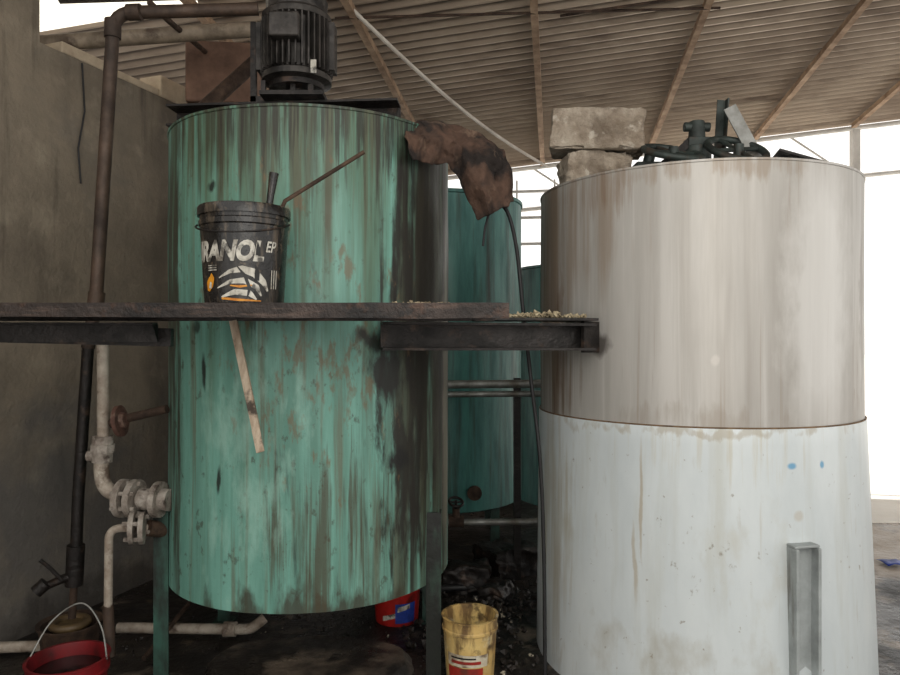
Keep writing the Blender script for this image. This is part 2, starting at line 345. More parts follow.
lsp=[(srgb(158,138,104),ws(640,500),(.008,.3,.33),.55,.03),(srgb(160,140,106),ws(633,560),(.010,.3,.22),.45,.05),
 (srgb(90,150,185),ws(790,466),(.026,.2,.018),.85,.02),(srgb(90,150,185),ws(820,464),(.015,.2,.022),.85,.02),
 (srgb(172,158,134),ws(796,515),(.03,.2,.03),.4,.03)]
lreg=[(srgb(178,164,130),ws(690,430),(1.3,.9,.6),.5,(14,14,.4),1.4,.52,.66),(srgb(160,152,134),ws(650,650),(1.0,.8,.3),.45,(4,4,2.4),1.6,.42,.64),
 (srgb(166,156,132),ws(552,520),(.14,.7,1.1),.6,(10,10,.6),1.5,.38,.58),(srgb(156,144,122),ws(690,432),(1.2,.9,.04),.55,(8,8,2),1.5,.34,.5),(srgb(176,170,152),ws(740,560),(.6,.6,.5),.35,(3,3,1.4),2,.48,.66),
 (srgb(120,108,88),ws(720,560),(.8,.8,.6),.6,(7,7,5),3,.62,.68)]
M_wl=material('bluish_white_paint',srgb(208,213,213),srgb(194,200,201),1.5,
 [(srgb(182,182,172),(5,5,.4),1.6,.52,.72,.5),(srgb(164,150,122),(12,12,.35),1.3,.64,.75,.5),(srgb(120,104,82),(3,3,3),10,.67,.72,.6)],lsp,lreg,rough=.4,bump=.06,bscale=8,vec=(2,2,.7))
Wt=Thing('white_storage_tank','large cylindrical tank, bare steel top over whitish painted base','tank',(WC.x,WC.y,0))
zs=H-.42
def wp(a,z): return .006*noise.noise(Vector((math.cos(a)*1.3+5,math.sin(a)*1.3,z*.9)))
mb=MB(); prof=[(WR,zs-.05)]+[(WR,zs-.02+(wz1-zs)*i/20) for i in range(20)]+[(WR,wz1-.012),(WR+.004,wz1-.01),(WR+.004,wz1),(WR-.03,wz1)]
mb.lathe(prof,(WC.x,WC.y,0),144,pert=wp); Wt.part('upper_shell',mb,M_wu,'dull stained bare steel upper ring')
mb=MB()
WLc=Vector((1.395,3.985,0))
prof=[(.895-.033*(i/20),zs*i/20) for i in range(21)]+[(.858,zs+.012),(.845,zs+.012)]
mb.lathe(prof,(0,0,0),144)
for i,v in enumerate(mb.v):
    k=min(1,v.z/zs); c=WLc.lerp(WC,k); v.x+=c.x; v.y+=c.y
Wt.part('lower_shell',mb,M_wl,'bluish white painted lower ring')
mb=MB(); mb.torus((WC.x,WC.y,zs+.012),.857,.004,n=120,k=8); Wt.part('weld_seam',mb,material('rusty_weld',srgb(128,104,78),srgb(90,72,54),20,rough=.8))
mb=MB(); mb.cyl((WC.x,WC.y,wz1-.01),(WC.x,WC.y,wz1+.004),WR-.035,n=96); Wt.part('tank_lid',mb,M_galv)
q=on(799,600,WC,.875); az=math.atan2(q.x-WC.x,q.y-WC.y); dr=Vector((math.sin(az),math.cos(az),0)); sd=Vector((dr.y,-dr.x,0))
mb=MB()
def rb(a0,a1,r0,r1,z0,z1):
    mb.add([WC+dr*r+sd*a+Vector((0,0,z)) for a in(a0,a1) for r in(r0,r1) for z in(z0,z1)],[(0,1,3,2),(4,6,7,5),(0,4,5,1),(2,3,7,6),(0,2,6,4),(1,5,7,3)])
ht=H-.93; ro=.90
rb(-.06,.06,ro-.03,ro-.005,0,ht); rb(-.064,-.048,ro-.03,ro+.04,0,ht); rb(.048,.064,ro-.03,ro+.04,0,ht); rb(-.064,.064,ro-.03,ro+.03,ht,ht+.012)
Wt.part('support_channel',mb,material('channel_paint',srgb(180,185,184),srgb(144,148,147),5,[(srgb(100,92,80),(3,3,.5),4,.55,.7,.7)],rough=.45,metal=.2),'grey steel channel welded upright to the shell',bevel=.004,smooth=False)

def rough_block(name,label,c,size,rz,seed,ry=0,mat=None,amp=1):
    bm=bmesh.new(); bmesh.ops.create_cube(bm,size=1); bmesh.ops.subdivide_edges(bm,edges=bm.edges,cuts=15,use_grid_fill=True)
    R=Matrix.Rotation(math.radians(rz),3,'Z')@Matrix.Rotation(math.radians(ry),3,'Y'); mb=MB()
    vs=[]
    for v in bm.verts:
        p=Vector((v.co.x*size[0],v.co.y*size[1],v.co.z*size[2]))
        e=sum(abs(abs(k)-.5)<1e-4 for k in v.co); sd_=Vector((seed,seed,0))
        chip=max(0,noise.noise(p*14+sd_*2)-.05)*.2 if e>=2 else 0
        p*= 1-.012*max(0,e-1)-chip; n=noise.noise_vector(p*8+sd_)*.016*amp+noise.noise_vector(p*34+sd_)*.007*amp; n.z=max(n.z,0) if v.co.z<-.49 else n.z
        vs.append(Vector(c)+R@(p+n))
    mb.add(vs,[tuple(v.index for v in f.verts) for f in bm.faces]); bm.free()
    base=Vector(c)-Vector((0,0,size[2]/2)); return single(name,label,'block',base,mb,mat or M_conc,ang=50)
lid=wz1+.004
rough_block('concrete_block','small pale concrete block standing on the pale tank lid',(.79,3.88,lid+.092),(.33,.24,.18),4,3,0,None,1.5)
rough_block('concrete_block','long rough concrete block laid over a smaller block',(.81,3.86,lid+.188+.122),(.49,.26,.225),-10,8,3)

D=Thing('agitator_drive','dark greasy gear drive with hand wheels on the pale tank lid','machine',(1.33,3.8,lid))
mb=MB(); mb.extr(Cp(.1,.06,.01),(1.02,3.82,lid+.03),(1.72,3.75,lid+.03)); D.part('base_channel',mb,M_dark,smooth=False)
M_dg=material('dark_green_machine',srgb(62,72,68),srgb(36,39,36),8,[(srgb(80,60,46),(1,1,1),9,.54,.7,.7)],rough=.55,metal=.2)
for (x,y,r,hh_,tl) in((1.17,3.68,.15,.16,.45),(1.50,3.66,.15,.17,.7)):
    mb=MB(); cc=Vector((x,y,lid+hh_)); ax=Vector((.12,-tl,1)).normalized(); mb.torus(cc,r,.019,axis=ax,n=32)
    Q=Vector((0,0,1)).rotation_difference(ax).to_matrix()
    for k in range(4):
        a=k*math.pi/2+.4; mb.cyl(cc,cc+Q@Vector((math.cos(a),math.sin(a),0))*r,.012,n=8)
    mb.cyl((x,y,lid+.0),cc+ax*.03,.026,n=14); D.part('hand_wheel',mb,M_dg)
mb=MB(); mb.cyl((1.34,3.80,lid+.06),(1.34,3.80,lid+.22),.075); mb.box((1.34,3.80,lid+.24),(.12,.1,.05)); mb.cyl((1.34,3.8,lid+.26),(1.34,3.80,lid+.36),.045,.04); mb.cyl((1.27,3.80,lid+.33),(1.41,3.80,lid+.33),.025); D.part('bearing_housing',mb,M_dg,bevel=.004)
mb=MB(); mb.box((1.08,3.84,lid+.09),(.14,.12,.10)); mb.cyl((1.08,3.84,lid+.12),(1.10,3.84,lid+.2),.03); D.part('gear_casing',mb,M_dg,bevel=.006)
mb=MB(); mb.extr(Lp(.05,.05,.008),(1.50,3.88,lid+.03),(1.53,3.88,lid+.50)); D.part('upright_angle',mb,M_dg,smooth=False)
mb=MB(); mb.extr(Lp(.07,.05,.008),(1.745,3.72,lid+.01),(1.53,3.75,lid+.44),up=(0,1,0)); D.part('brace_plate',mb,M_galv,smooth=False)
mb=MB(); mb.extr(Lp(.04,.04,.006),(1.05,3.72,lid+.01),(1.32,3.76,lid+.24),up=(0,1,0)); D.part('brace_angle',mb,M_dark,smooth=False)
mb=MB(); mb.box((1.86,3.62,lid+.078),(.36,.25,.012),Matrix.Rotation(math.radians(-14),3,'Z')@Matrix.Rotation(math.radians(20),3,'Y')); mb.box((1.745,3.65,lid+.05),(.05,.12,.10))
single('steel_sheet','dark loose plate propped on the pale tank lid','metal sheet',(1.86,3.62,lid+.0),mb,M_dark,smooth=False)

# ------------------------------------------------ platform
pz1=H+.135; pz0=H+.068
PL=Thing('steel_walkway','long dark rusty steel walkway plank in front of teal tank','walkway',(-1.3,2.9,H))
mb=MB(); mb.box((-1.30,2.91,pz1-.006),(3.05,.40,.012)); PL.part('deck_plate',mb,M_plat,smooth=False)
mb=MB(); 
for (ya,yb) in((2.70,2.712),):
    nx=40; vs=[]
    for i in range(nx+1):
        k=i/nx; x=-2.82+(.228+2.82)*k; zb=(H+.085)*(1-k)+(pz0+.005)*k+.004*noise.noise(Vector((x*4,0,0))); zt=(H+.130)*(1-k)+pz1*k+.003*noise.noise(Vector((x*5,3,0)))
        vs+=[(x,ya,zb),(x,ya,zt),(x,yb,zt),(x,yb,zb)]
    fs=[(4*i+a,4*i+(a+1)%4,4*i+4+(a+1)%4,4*i+4+a) for i in range(nx) for a in range(4)]+[(0,1,2,3),(4*nx,4*nx+1,4*nx+2,4*nx+3)]
    mb.add(vs,fs)
mb.box((-1.3,3.1,pz0+.035),(3.0,.012,.06)); PL.part('edge_angle',mb,M_plat,smooth=False)
mb=MB(); mb.extr(Lp(.07,-.075,.008),(-2.0,2.95,H+.055),(-1.25,3.0,H+.055))
mb.extr([(-.03,-.04),(.03,-.04),(.03,.04),(-.03,.04)],(-1.95,2.98,H+.02),(-1.23,3.10,H+.0)); PL.part('support_angle',mb,M_dark,smooth=False)
a=P(375,336,3.19); b=on(597,337,WC,WR)
SB=Thing('support_bracket','blackened steel channel bridging the two tanks','bracket',(a+b)/2)
mb=MB(); mb.extr(Cp(.10,.13,.012),a+Vector((.03,0,0)),b+Vector((-.03,-.03,0))); SB.part('channel',mb,M_dark,smooth=False)
mb=MB(); mb.box(b+Vector((-.02,-.02,0)),(.02,.17,.15),Matrix.Rotation(math.radians(-50),3,'Z')); SB.part('end_plate',mb,M_dark,smooth=False)
mb=MB(); mb.box((a+b)/2+Vector((.22,.12,.082)),(.55,.30,.012),Matrix.Rotation(math.radians(12),3,'Z')); SB.part('top_plate',mb,M_dark,smooth=False)
def crumbs(name,label,c,rx,ry,n,smin,smax,mat,rz=0,hh=.02):
    mb=MB(); R=Matrix.Rotation(rz,3,'Z')
    for i in range(n):
        while True:
            r=random.random()**.7; a=random.uniform(0,2*math.pi); s=random.uniform(smin,smax)
            if random.random()<.5: s=smin+(s-smin)*.4
            p=Vector(c)+R@Vector((rx*r*math.cos(a),ry*r*math.sin(a),0))
            if c[2]>.5 or math.hypot(p.x-1.39,p.y-3.98)>.95: break
        p.z+=s*.4+hh*(1-r)*random.random()
        Q=Matrix.Rotation(random.uniform(0,6),3,Vector((random.random(),random.random(),.3)))
        vs=[p+Q@(Vector(k)*s*random.uniform(.35,.7)) for k in((1,0,0),(-1,0,0),(0,1,0),(0,-1,0),(0,0,.8),(0,0,-.8))]
        mb.add(vs,[(0,2,4),(2,1,4),(1,3,4),(3,0,4),(2,0,5),(1,2,5),(3,1,5),(0,3,5)])
    return single(name,label,'debris',Vector(c),mb,mat,{'kind':'stuff'},smooth=False)
crumbs('debris','pale crumbly waste heaped on the steel bracket',(a+b)/2+Vector((.25,.1,.089)),.25,.12,300,.006,.03,M_pdeb,.2,.025)
crumbs('debris','crumbly waste on the walkway plank',(-.12,2.9,pz1),.14,.1,110,.006,.018,M_pdeb,0,.005)

# ------------------------------------------------ black bucket
bc=Vector((-.855,2.915,pz1)); bh=.40
BK=Thing('plastic_pail','black plastic oil pail with white printing on the walkway','bucket',bc)
M_black=material('dirty_black_plastic',srgb(27,26,27),srgb(42,39,36),10,[(srgb(104,92,78),(5,5,1.0),5,.52,.66,.7),(srgb(12,11,11),(6,6,.8),4,.52,.62,.8),(srgb(124,108,88),(1,1,1),22,.60,.70,.5)],rough=.28,bump=.2)
r0,r1=.158,.176
mb=MB(); mb.lathe([(.14,0),(r0,.004),(r0+.002,.02),(r1,bh-.085),(r1+.006,bh-.08),(r1+.006,bh-.06),(r1+.001,bh-.055),(r1+.002,bh-.03),(r1-.008,bh-.03),(r0-.01,.02),(.01,.015)],bc,72); BK.part('pail_body',mb,M_black)
mb=MB(); mb.lathe([(.02,bh-.022),(.15,bh-.022),(.155,bh-.004),(r1+.006,bh),(r1+.011,bh-.008),(r1+.011,bh-.04),(r1+.004,bh-.04),(r1+.004,bh-.02),(.02,bh-.03)],bc,72,closed=True); BK.part('lid_rim',mb,M_black)
mb=MB()
hp=[bc+Vector((math.cos(t)*.19,-.02-.16*math.sin(t)*.95,bh-.07-.05*math.sin(t))) for t in [math.pi*i/20 for i in range(21)]]
mb.tube(hp,.004,8); BK.part('bail_handle',mb,M_dark)
av=math.atan2(bc.x,bc.y)
def wrap(arc,z,off=.003):
    r=r0+(r1-r0)*z/(bh-.085)+off; a=arc/r1-av*1.0; return bc+Vector((math.sin(a)*r,-math.cos(a)*r,z))
dg=bpy.context.evaluated_depsgraph_get
def wtext(txt,x0,z0,w,h,mat,name,off=.03,o2=.0035,shear=0):
    cu=bpy.data.curves.new('t','FONT'); cu.body=txt; cu.offset=off; cu.resolution_u=4; o=bpy.data.objects.new('t',cu); COL.objects.link(o)
    bpy.context.view_layer.update(); me=bpy.data.meshes.new_from_object(o.evaluated_get(dg())); bpy.data.objects.remove(o)
    bm=bmesh.new(); bm.from_mesh(me); bmesh.ops.triangulate(bm,faces=bm.faces)
    bmesh.ops.subdivide_edges(bm,edges=[e for e in bm.edges if e.calc_length()>.15],cuts=3)
    xs=[v.co.x for v in bm.verts]; ys=[v.co.y for v in bm.verts]; mb=MB(); X,Y=min(xs),min(ys); sx=w/(max(xs)-X); sy=h/(max(ys)-Y)
    bm.verts.index_update()
    mb.add([wrap(x0+(v.co.x-X)*sx+shear*(v.co.y-Y)*sy,z0+(v.co.y-Y)*sy,o2) for v in bm.verts],[tuple(v.index for v in f.verts) for f in bm.faces]); bm.free()
    return BK.part(name,mb,mat,smooth=False)
wtext('IRANOL',-.235,.165,.31,.085,M_white,'brand_lettering',.05,shear=.2)
wtext('EP',.085,.205,.045,.044,M_white,'grade_lettering',.02,shear=.2)
def strip(pts,w,mat,name,n=10,off=.003):
    mb=MB(); Q=[]
    for i in range(len(pts)-1):
        for k in range(n): t=k/n; Q.append((pts[i][0]*(1-t)+pts[i+1][0]*t,pts[i][1]*(1-t)+pts[i+1][1]*t,(w[i]*(1-t)+w[i+1]*t)))
    Q.append((*pts[-1],w[-1])); vs=[]
    for i,(x,z,ww) in enumerate(Q):
        a=Q[max(0,i-1)];b=Q[min(len(Q)-1,i+1)]; dx,dz=b[0]-a[0],b[1]-a[1]; l=math.hypot(dx,dz) or 1
        vs+=[wrap(x-dz/l*ww/2,z+dx/l*ww/2,off),wrap(x+dz/l*ww/2,z-dx/l*ww/2,off)]
    mb.add(vs,[(2*i,2*i+1,2*i+3,2*i+2) for i in range(len(Q)-1)]); BK.part(name,mb,mat,smooth=False)
strip([(.050,.245),(.053,.215),(.053,.19)],[.001,.018,.02],M_ink,'printed_drop',off=.0045)
# slanted car-like swoosh, splash, drop
strip([(-.11,.10),(-.06,.125),(-.01,.135),(.04,.12),(.08,.085),(.10,.05)],[.004,.016,.026,.034,.026,.008],M_white,'printed_swoosh',6)
strip([(-.12,.06),(-.06,.085),(.0,.09),(.05,.065),(.07,.03)],[.004,.016,.024,.022,.006],M_white,'printed_swoosh',6)
strip([(-.10,.025),(-.04,.045),(.02,.04),(.05,.015)],[.006,.022,.024,.006],M_white,'printed_swoosh',6)
strip([(-.03,.145),(.0,.11),(.02,.06),(.01,.02)],[.004,.012,.014,.004],M_ink,'printed_shadow',off=.0048)
strip([(.045,.15),(.05,.12),(.05,.09)],[.002,.022,.018],M_ink,'printed_drop',off=.0048)
strip([(-.06,.07),(-.02,.066),(.03,.072)],[.004,.010,.004],M_orange,'printed_stripe',off=.0046)
strip([(-.175,.05),(-.165,.075),(-.15,.10),(-.15,.12)],[.016,.046,.032,.004],M_orange,'printed_flame')
strip([(-.16,.06),(-.155,.085)],[.016,.010],M_white,'printed_flame',off=.0045)
strip([(-.10,.02),(-.03,.014),(.07,.010)],[.008,.010,.004],M_orange,'printed_stripe')
for z in(.150,.141,.132): strip([(-.17,z),(-.12,z)],[.004,.004],M_white,'printed_line')
for x in(.118,.131,.144): strip([(x,.06),(x,.135)],[.005,.005],M_white,'printed_line')
mb=MB(); p0=bc+Vector((.04,-.02,.03)); p1=P(270,200,2.9); p2=P(274,173,2.9); mb.tube([p0,p1,p2],[.012,.014,.02],10); single('stirring_paddle','black handled paddle standing in the black pail','paddle',p0,mb,M_black)
mb=MB(); mb.tube([bc+Vector((.02,.03,.1)),P(285,201,2.95),P(364,152,3.02)],.009,10); single('metal_rod','thin grey metal rod poking out of the black pail','rod',bc+Vector((.02,.03,.1)),mb,M_rust)
A_=P(228,296,3.125); B_=P(261,452,2.98)
ob=Thing('wooden_stick','worn pale wooden stick wedged behind the walkway','stick',B_)
mb=MB(); mb.extr([(-.017,-.007),(.017,-.007),(.017,.007),(-.017,.007)],A_,A_.lerp(B_,.86),up=(0,1,0)); ob.part('shaft',mb,M_wood,smooth=False)
mb=MB(); mb.extr([(-.018,-.008),(.018,-.008),(.010,.008),(-.018,.008)],A_.lerp(B_,.86),B_,up=(0,1,0)); ob.part('tip',mb,M_wood,smooth=False)

# ------------------------------------------------ cloth: crumpled sheet over the rim with a hanging flap
V=[('a',403,134,3.34),('b',411,121,3.46),('c',440,122,3.56),('d',472,131,3.60),('e',506,150,3.58),
   ('f',414,163,3.34),('g',440,142,3.44),('h',462,150,3.47),('i',486,156,3.46),('j',513,178,3.55),
   ('k',446,166,3.50),('l',460,184,3.55),('m',478,184,3.38),('n',498,180,3.52),('o',514,204,3.56),
   ('p',480,223,3.50),('q',498,211,3.43),('r',426,140,3.38),('s',430,165,3.42)]
ix={k[0]:i for i,k in enumerate(V)}
tri=['abr','bcr','cgr','arf','frs','rgs','gks','cdg','dhg','dih','dei','eji','ghk','hlk','him','hml','inm','ijn','jon','noq','nqm','mqp','mpl']
bm=bmesh.new(); bv=[bm.verts.new(P(*k[1:])) for k in V]
for t in tri: bm.faces.new([bv[ix[c]] for c in t])
bmesh.ops.subdivide_edges(bm,edges=bm.edges,cuts=9,use_grid_fill=True)
bmesh.ops.triangulate(bm,faces=bm.faces)
for k in range(2): bmesh.ops.smooth_vert(bm,verts=bm.verts,factor=.5,use_axis_x=True,use_axis_y=True,use_axis_z=True)
for v in bm.verts:
    p=v.co.copy(); ridge=(abs(noise.noise(Vector((p.x*14,p.y*4,p.z*6))))-.2)*.085+(abs(noise.noise(p*24+Vector((2,0,0))))-.2)*.03
    v.co=p+Vector((noise.noise(p*17+Vector((4,0,0)))*.014,-.018+ridge,noise.noise(p*17+Vector((0,4,0)))*.014))
bm.verts.index_update(); mb=MB(); mb.add([v.co.copy() for v in bm.verts],[tuple(v.index for v in f.verts) for f in bm.faces]); bm.free()
single('draped_cloth','stiff dirty brown cloth draped over the teal tank rim','cloth',P(455,160,3.5),mb,M_leather,solid=.008,ang=60)

def cr(p0,p1,p2,p3,t): return .5*((2*p1)+(p2-p0)*t+(2*p0-5*p1+4*p2-p3)*t*t+(3*p1-p0-3*p2+p3)*t**3)
def crl(L,n):
    out=[]
    for i in range(len(L)-1):
        a=L[max(i-1,0)];d=L[min(i+2,len(L)-1)]
        for k in range(n): out.append(cr(a,L[i],L[i+1],d,k/n))
    out.append(L[-1]); return out

# ------------------------------------------------ back teal tanks
def backtank(name,label,u,d,R,v0,v1):
    c=P(u,337,d); zt=H+(337.5-v0)/F*(d-R); zb=H+(337.5-v1)/F*(d-R)
    T=Thing(name,label,'tank',(c.x,c.y,0)); mb=MB()
    mb.lathe([(.02,zb-.03),(R-.02,zb),(R,zb+.01),(R,zt-.03),(R+.012,zt-.025),(R+.012,zt),(R-.03,zt),(.02,zt+.03)],(c.x,c.y,0),80); T.part('tank_shell',mb,M_teal2)
    for k in range(4):
        a=math.pi/4+k*math.pi/2; mb=MB(); mb.box((c.x+math.cos(a)*(R-.06),c.y+math.sin(a)*(R-.06),zb/2),(.07,.07,zb)); T.part('leg',mb,M_greenleg)
    mb=MB(); mb.cyl((c.x+.3,c.y-R+.1,zb+.18),(c.x+.3,c.y-R-.06,zb+.18),.03); mb.cyl((c.x+.3,c.y-R-.04,zb+.18),(c.x+.3,c.y-R-.07,zb+.18),.055); T.part('outlet_flange',mb,M_rust)
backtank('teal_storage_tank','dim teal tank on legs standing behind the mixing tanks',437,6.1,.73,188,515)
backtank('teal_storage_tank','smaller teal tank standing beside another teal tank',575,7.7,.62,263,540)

# ------------------------------------------------ pipes left
T=Thing('riser_pipe','tall brown steel pipe leaning near wall and bent at top','pipe',P(70,612,3.75))
mb=MB(); mb.tube([P(258,9,3.82),P(114,13,3.7),P(96,300,3.72),P(88,348,3.73)],.034,16,fil=.1); T.part('upper_pipe',mb,M_piped)
mb=MB(); mb.tube([P(88,348,3.73),P(78,500,3.74),P(76,556,3.745)],.030,16); T.part('lower_pipe',mb,M_dark)
for A1,B1 in((P(113,20,3.7),P(112.5,38,3.7)),(P(128,12.5,3.7),P(141,12,3.7)),(P(97,292,3.72),P(95.5,305,3.72))):
    mb=MB(); mb.cyl(A1,B1,.042,n=16); T.part('coupling',mb,M_piped)
mb=MB(); mb.cyl(P(76,545,3.745),P(74,585,3.75),.045,n=16); mb.tube([P(75,575,3.75),P(60,580,3.7),P(42,588,3.62)],[.03,.022,.02],12); mb.cyl(P(46,583,3.62),P(36,592,3.6),.035,n=14); mb.tube([P(62,580,3.68),P(50,568,3.66),P(40,560,3.64)],.01,8); T.part('valve',mb,M_dark)
mb=MB(); mb.cyl(P(74,585,3.75),P(72,618,3.75),.02,n=12); T.part('spout',mb,M_rust)
mb=MB(); mb.tube([P(36,44,4.45),P(150,36,4.5),P(258,29,4.6)],.05,16); single('roof_pipe','thick pale pipe lying over the wall top','pipe',P(36,44,4.45),mb,material('brownish_pale_pipe',srgb(146,132,114),srgb(104,92,78),8,[(srgb(70,54,44),(1,1,1),8,.52,.66,.8)],rough=.7))
mb=MB(); mb.tube([P(150,3,3.95),P(170,22,4.3),P(215,60,5.3)],.018,10); single('roof_strut','thin rusty rod under the roof','rod',P(150,3,3.95),mb,M_rust)
mb=MB(); mb.extr(Lp(.06,.06,.008),P(60,4,4.3),P(255,-2,4.6)); single('roof_angle_bar','dark angle bar under the roof','bar',P(60,4,4.3),mb,M_rust,smooth=False)

T=Thing('feed_pipe_assembly','whitewashed pipe run with tee and flanges feeding teal tank','pipework',P(103,500,3.5))
mb=MB(); mb.tube([P(-30,333,3.5),P(103,334,3.5),P(103,440,3.5)],.028,16,fil=.07); T.part('upper_pipe',mb,M_pipew)
mb=MB(); mb.tube([P(103,440,3.5),P(101,470,3.5),P(104,488,3.5),P(122,498,3.5),on(172,500,GC,GR)+Vector((-.02,0,0))],.036,16,fil=.06); T.part('elbow',mb,M_pipew)
mb=MB(); mb.cyl(P(103,436,3.5),P(102,462,3.5),.05,n=10); mb.cyl(P(103,444,3.5),P(102.5,452,3.5),.058,n=8); mb.cyl(P(88,456,3.5),P(104,456,3.5),.028,n=10); T.part('union_fitting',mb,M_flange)
e0=P(118,498,3.5); e1=on(172,500,GC,GR); dd=(e1-e0).normalized(); L_=(e1-e0).length
for t in(.03,.09):
    mb=MB(); p=e0+dd*t; mb.cyl(p-dd*.016,p+dd*.016,.095,n=28)
    for k in range(6):
        a=k*math.pi/3; up=Vector((0,0,1)); w=dd.cross(up).normalized(); q=p+(up*math.cos(a)+w*math.sin(a))*.074; mb.cyl(q-dd*.03,q+dd*.03,.012,n=6)
    T.part('flange',mb,M_flange)
mb=MB(); mb.cyl(e0+dd*.12,e0+dd*(L_-.01),.055); mb.cyl(e0+dd*.20,e0+dd*.23,.088); T.part('tank_nozzle',mb,M_flange)

T=Thing('drain_pipe_assembly','thin whitewashed drain pipe with small flanges on teal tank','pipework',P(108,640,3.45))
mb=MB(); f0=P(109,528,3.42); mb.tube([P(108,622,3.45),f0,P(150,528,3.5)],.02,14,fil=.06); T.part('drain_pipe',mb,M_pipew)
mb=MB(); mb.cyl(P(110,656,3.45),P(108,605,3.45),.026,n=14); T.part('dark_sleeve',mb,M_piped)
for u in(132,142):
    mb=MB(); p=P(u,528,3.42); mb.cyl(p-Vector((.011,0,0)),p+Vector((.011,.006,0)),.078,n=26)
    for k in range(4):
        a=k*math.pi/2+.6; q=p+Vector((0,math.sin(a),math.cos(a)))*.058; mb.cyl(q-Vector((.024,0,0)),q+Vector((.024,0,0)),.011,n=6)
    T.part('flange',mb,M_flange)
mb=MB(); mb.cyl(P(148,528,3.48),P(168,530,3.56),.04); T.part('nozzle',mb,M_rust)

T=Thing('gate_valve','dull rusty flanged valve on a short pipe into the teal tank','valve',P(120,422,3.5))
mb=MB(); mb.tube([P(110,424,3.51),P(128,418,3.52),on(171,409,GC,GR)+Vector((-.02,0,0))],.022,14); T.part('branch_pipe',mb,M_rust)
mb=MB(); p=P(120,421,3.50); ax=Vector((.93,.02,.12)).normalized()
mb.lathe([(.02,-.035),(.04,-.03),(.045,-.012),(.078,-.010),(.078,.010),(.045,.012),(.04,.03),(.02,.035)],p,28,axis=ax)
T.part('wheel_flange',mb,material('dull_rust_red',srgb(104,72,60),srgb(70,50,42),12,[(srgb(140,118,104),(1,1,1),12,.55,.66,.7)],rough=.8,bump=.4))

mb=MB(); q=W0+wd*.55+wn*.012; mb.tube([q+Vector((0,0,H+1.75)),q+Vector((.0,0,H+1.45))+wd*.02,q+Vector((0,0,H+1.2))-wd*.03,q+Vector((0,0,H+.98))-wd*.01],.006,8); single('hanging_cord','short dark cord hanging down the plaster wall','cord',q+Vector((0,0,H+.98)),mb,M_blkrub)

T=Thing('rusty_hopper','rusty brown sheet steel box on a stand behind tank','box',(-1.67,5.2,0))
mb=MB(); c=Vector((-1.67,5.2,H+1.92)); mb.box(c,(.5,.3,.44),Matrix.Rotation(.1,3,'Z')); T.part('box_body',mb,material('brown_rust_sheet',srgb(128,98,80),srgb(92,70,58),4,rough=.75),bevel=.012)
for dx in(-.2,.2):
    for dy in(-.1,.1): mb=MB(); mb.box((c.x+dx,c.y+dy,(c.z-.22)/2),(.04,.04,c.z-.22)); T.part('stand_leg',mb,M_rust,smooth=False)
mb=MB(); mb.tube([P(200,112,4.35),P(262,56,4.5)],.045,14); single('inlet_pipe','short brown pipe slanting over the teal tank','pipe',P(200,112,4.35),mb,M_rust)

mb=MB(); A_=roofpt(346,1)+Vector((0,0,-.02)); B_=P(548,167,8.6); pts=[A_.lerp(B_,i/12)+Vector((0,0,-.12*math.sin(math.pi*i/12))) for i in range(13)]
mb.tube(pts,.017,10); single('white_conduit','long thin white conduit slung beneath the roof','conduit',A_,mb,material('white_conduit_paint',srgb(205,198,188),srgb(175,166,156),4,rough=.6))
for k,(u0,v0,u1,v1) in enumerate(((335,12,720,2),(560,10,680,-8))):
    mb=MB(); A_=roofpt(u0,v0)+Vector((0,0,-.05)); B_=roofpt(u1,v1)+Vector((0,0,-.05)); mb.tube([A_,B_],.012,8); single('roof_rod','thin straight dark rod under the roof','rod',A_,mb,M_rust,{'group':'thin rods under the roof'})

mb=MB(); pts=[P(486,205,3.62),P(505,208,3.6),P(516,245,3.6),P(523,310,3.62),P(531,380,3.62),P(540,460,3.6),P(544,560,3.58),Vector((P(545,660,3.56).x,3.56,.02))]
mb.tube(crl(pts,6),.010,10); single('rubber_hose','thin black hose hanging between the two tanks','hose',pts[-1],mb,M_blkrub)
mb=MB(); mb.tube([P(483,246,3.5),P(485,228,3.5),P(491,206,3.50)],.006,8); single('cord_end','short black cord hanging below the draped cloth','cord',P(483,246,3.5),mb,M_blkrub)
for v,r,mm in((383,.03,M_galv),(393,.022,M_galv),(521,.024,M_galv)):
    mb=MB(); mb.tube([P(380,v+2,5.05),P(620,v,5.0)],r,14); single('cross_pipe','horizontal grey pipe running behind the tanks','pipe',P(380,v,5),mb,mm,{'group':'pipes behind the tanks'})
mb=MB(); p=P(517,378,5.08); mb.box((p.x,5.07,p.z/2+.0),(.05,.05,p.z)); single('pipe_stand','dark upright steel post holding grey pipes','post',(p.x,5.07,0),mb,M_dark)
T=Thing('small_valve','small grimy valve on the pipe behind the teal tank','valve',P(456,521,5.02))
mb=MB(); mb.cyl(P(449,521.5,5.03),P(464,521.3,5.03),.042,n=14); mb.cyl(P(456,521,5.03),P(456,508,5.02),.028,n=12); T.part('valve_body',mb,M_rust)
mb=MB(); mb.torus(P(456,502,5.01),.05,.010,axis=(.2,-.5,1),n=24); mb.cyl(P(456,510,5.01),P(456,500,5.01),.01,n=8); mb.cyl(P(450,502,5.01),P(462,502,5.01),.007,n=8); T.part('hand_wheel',mb,M_dark)

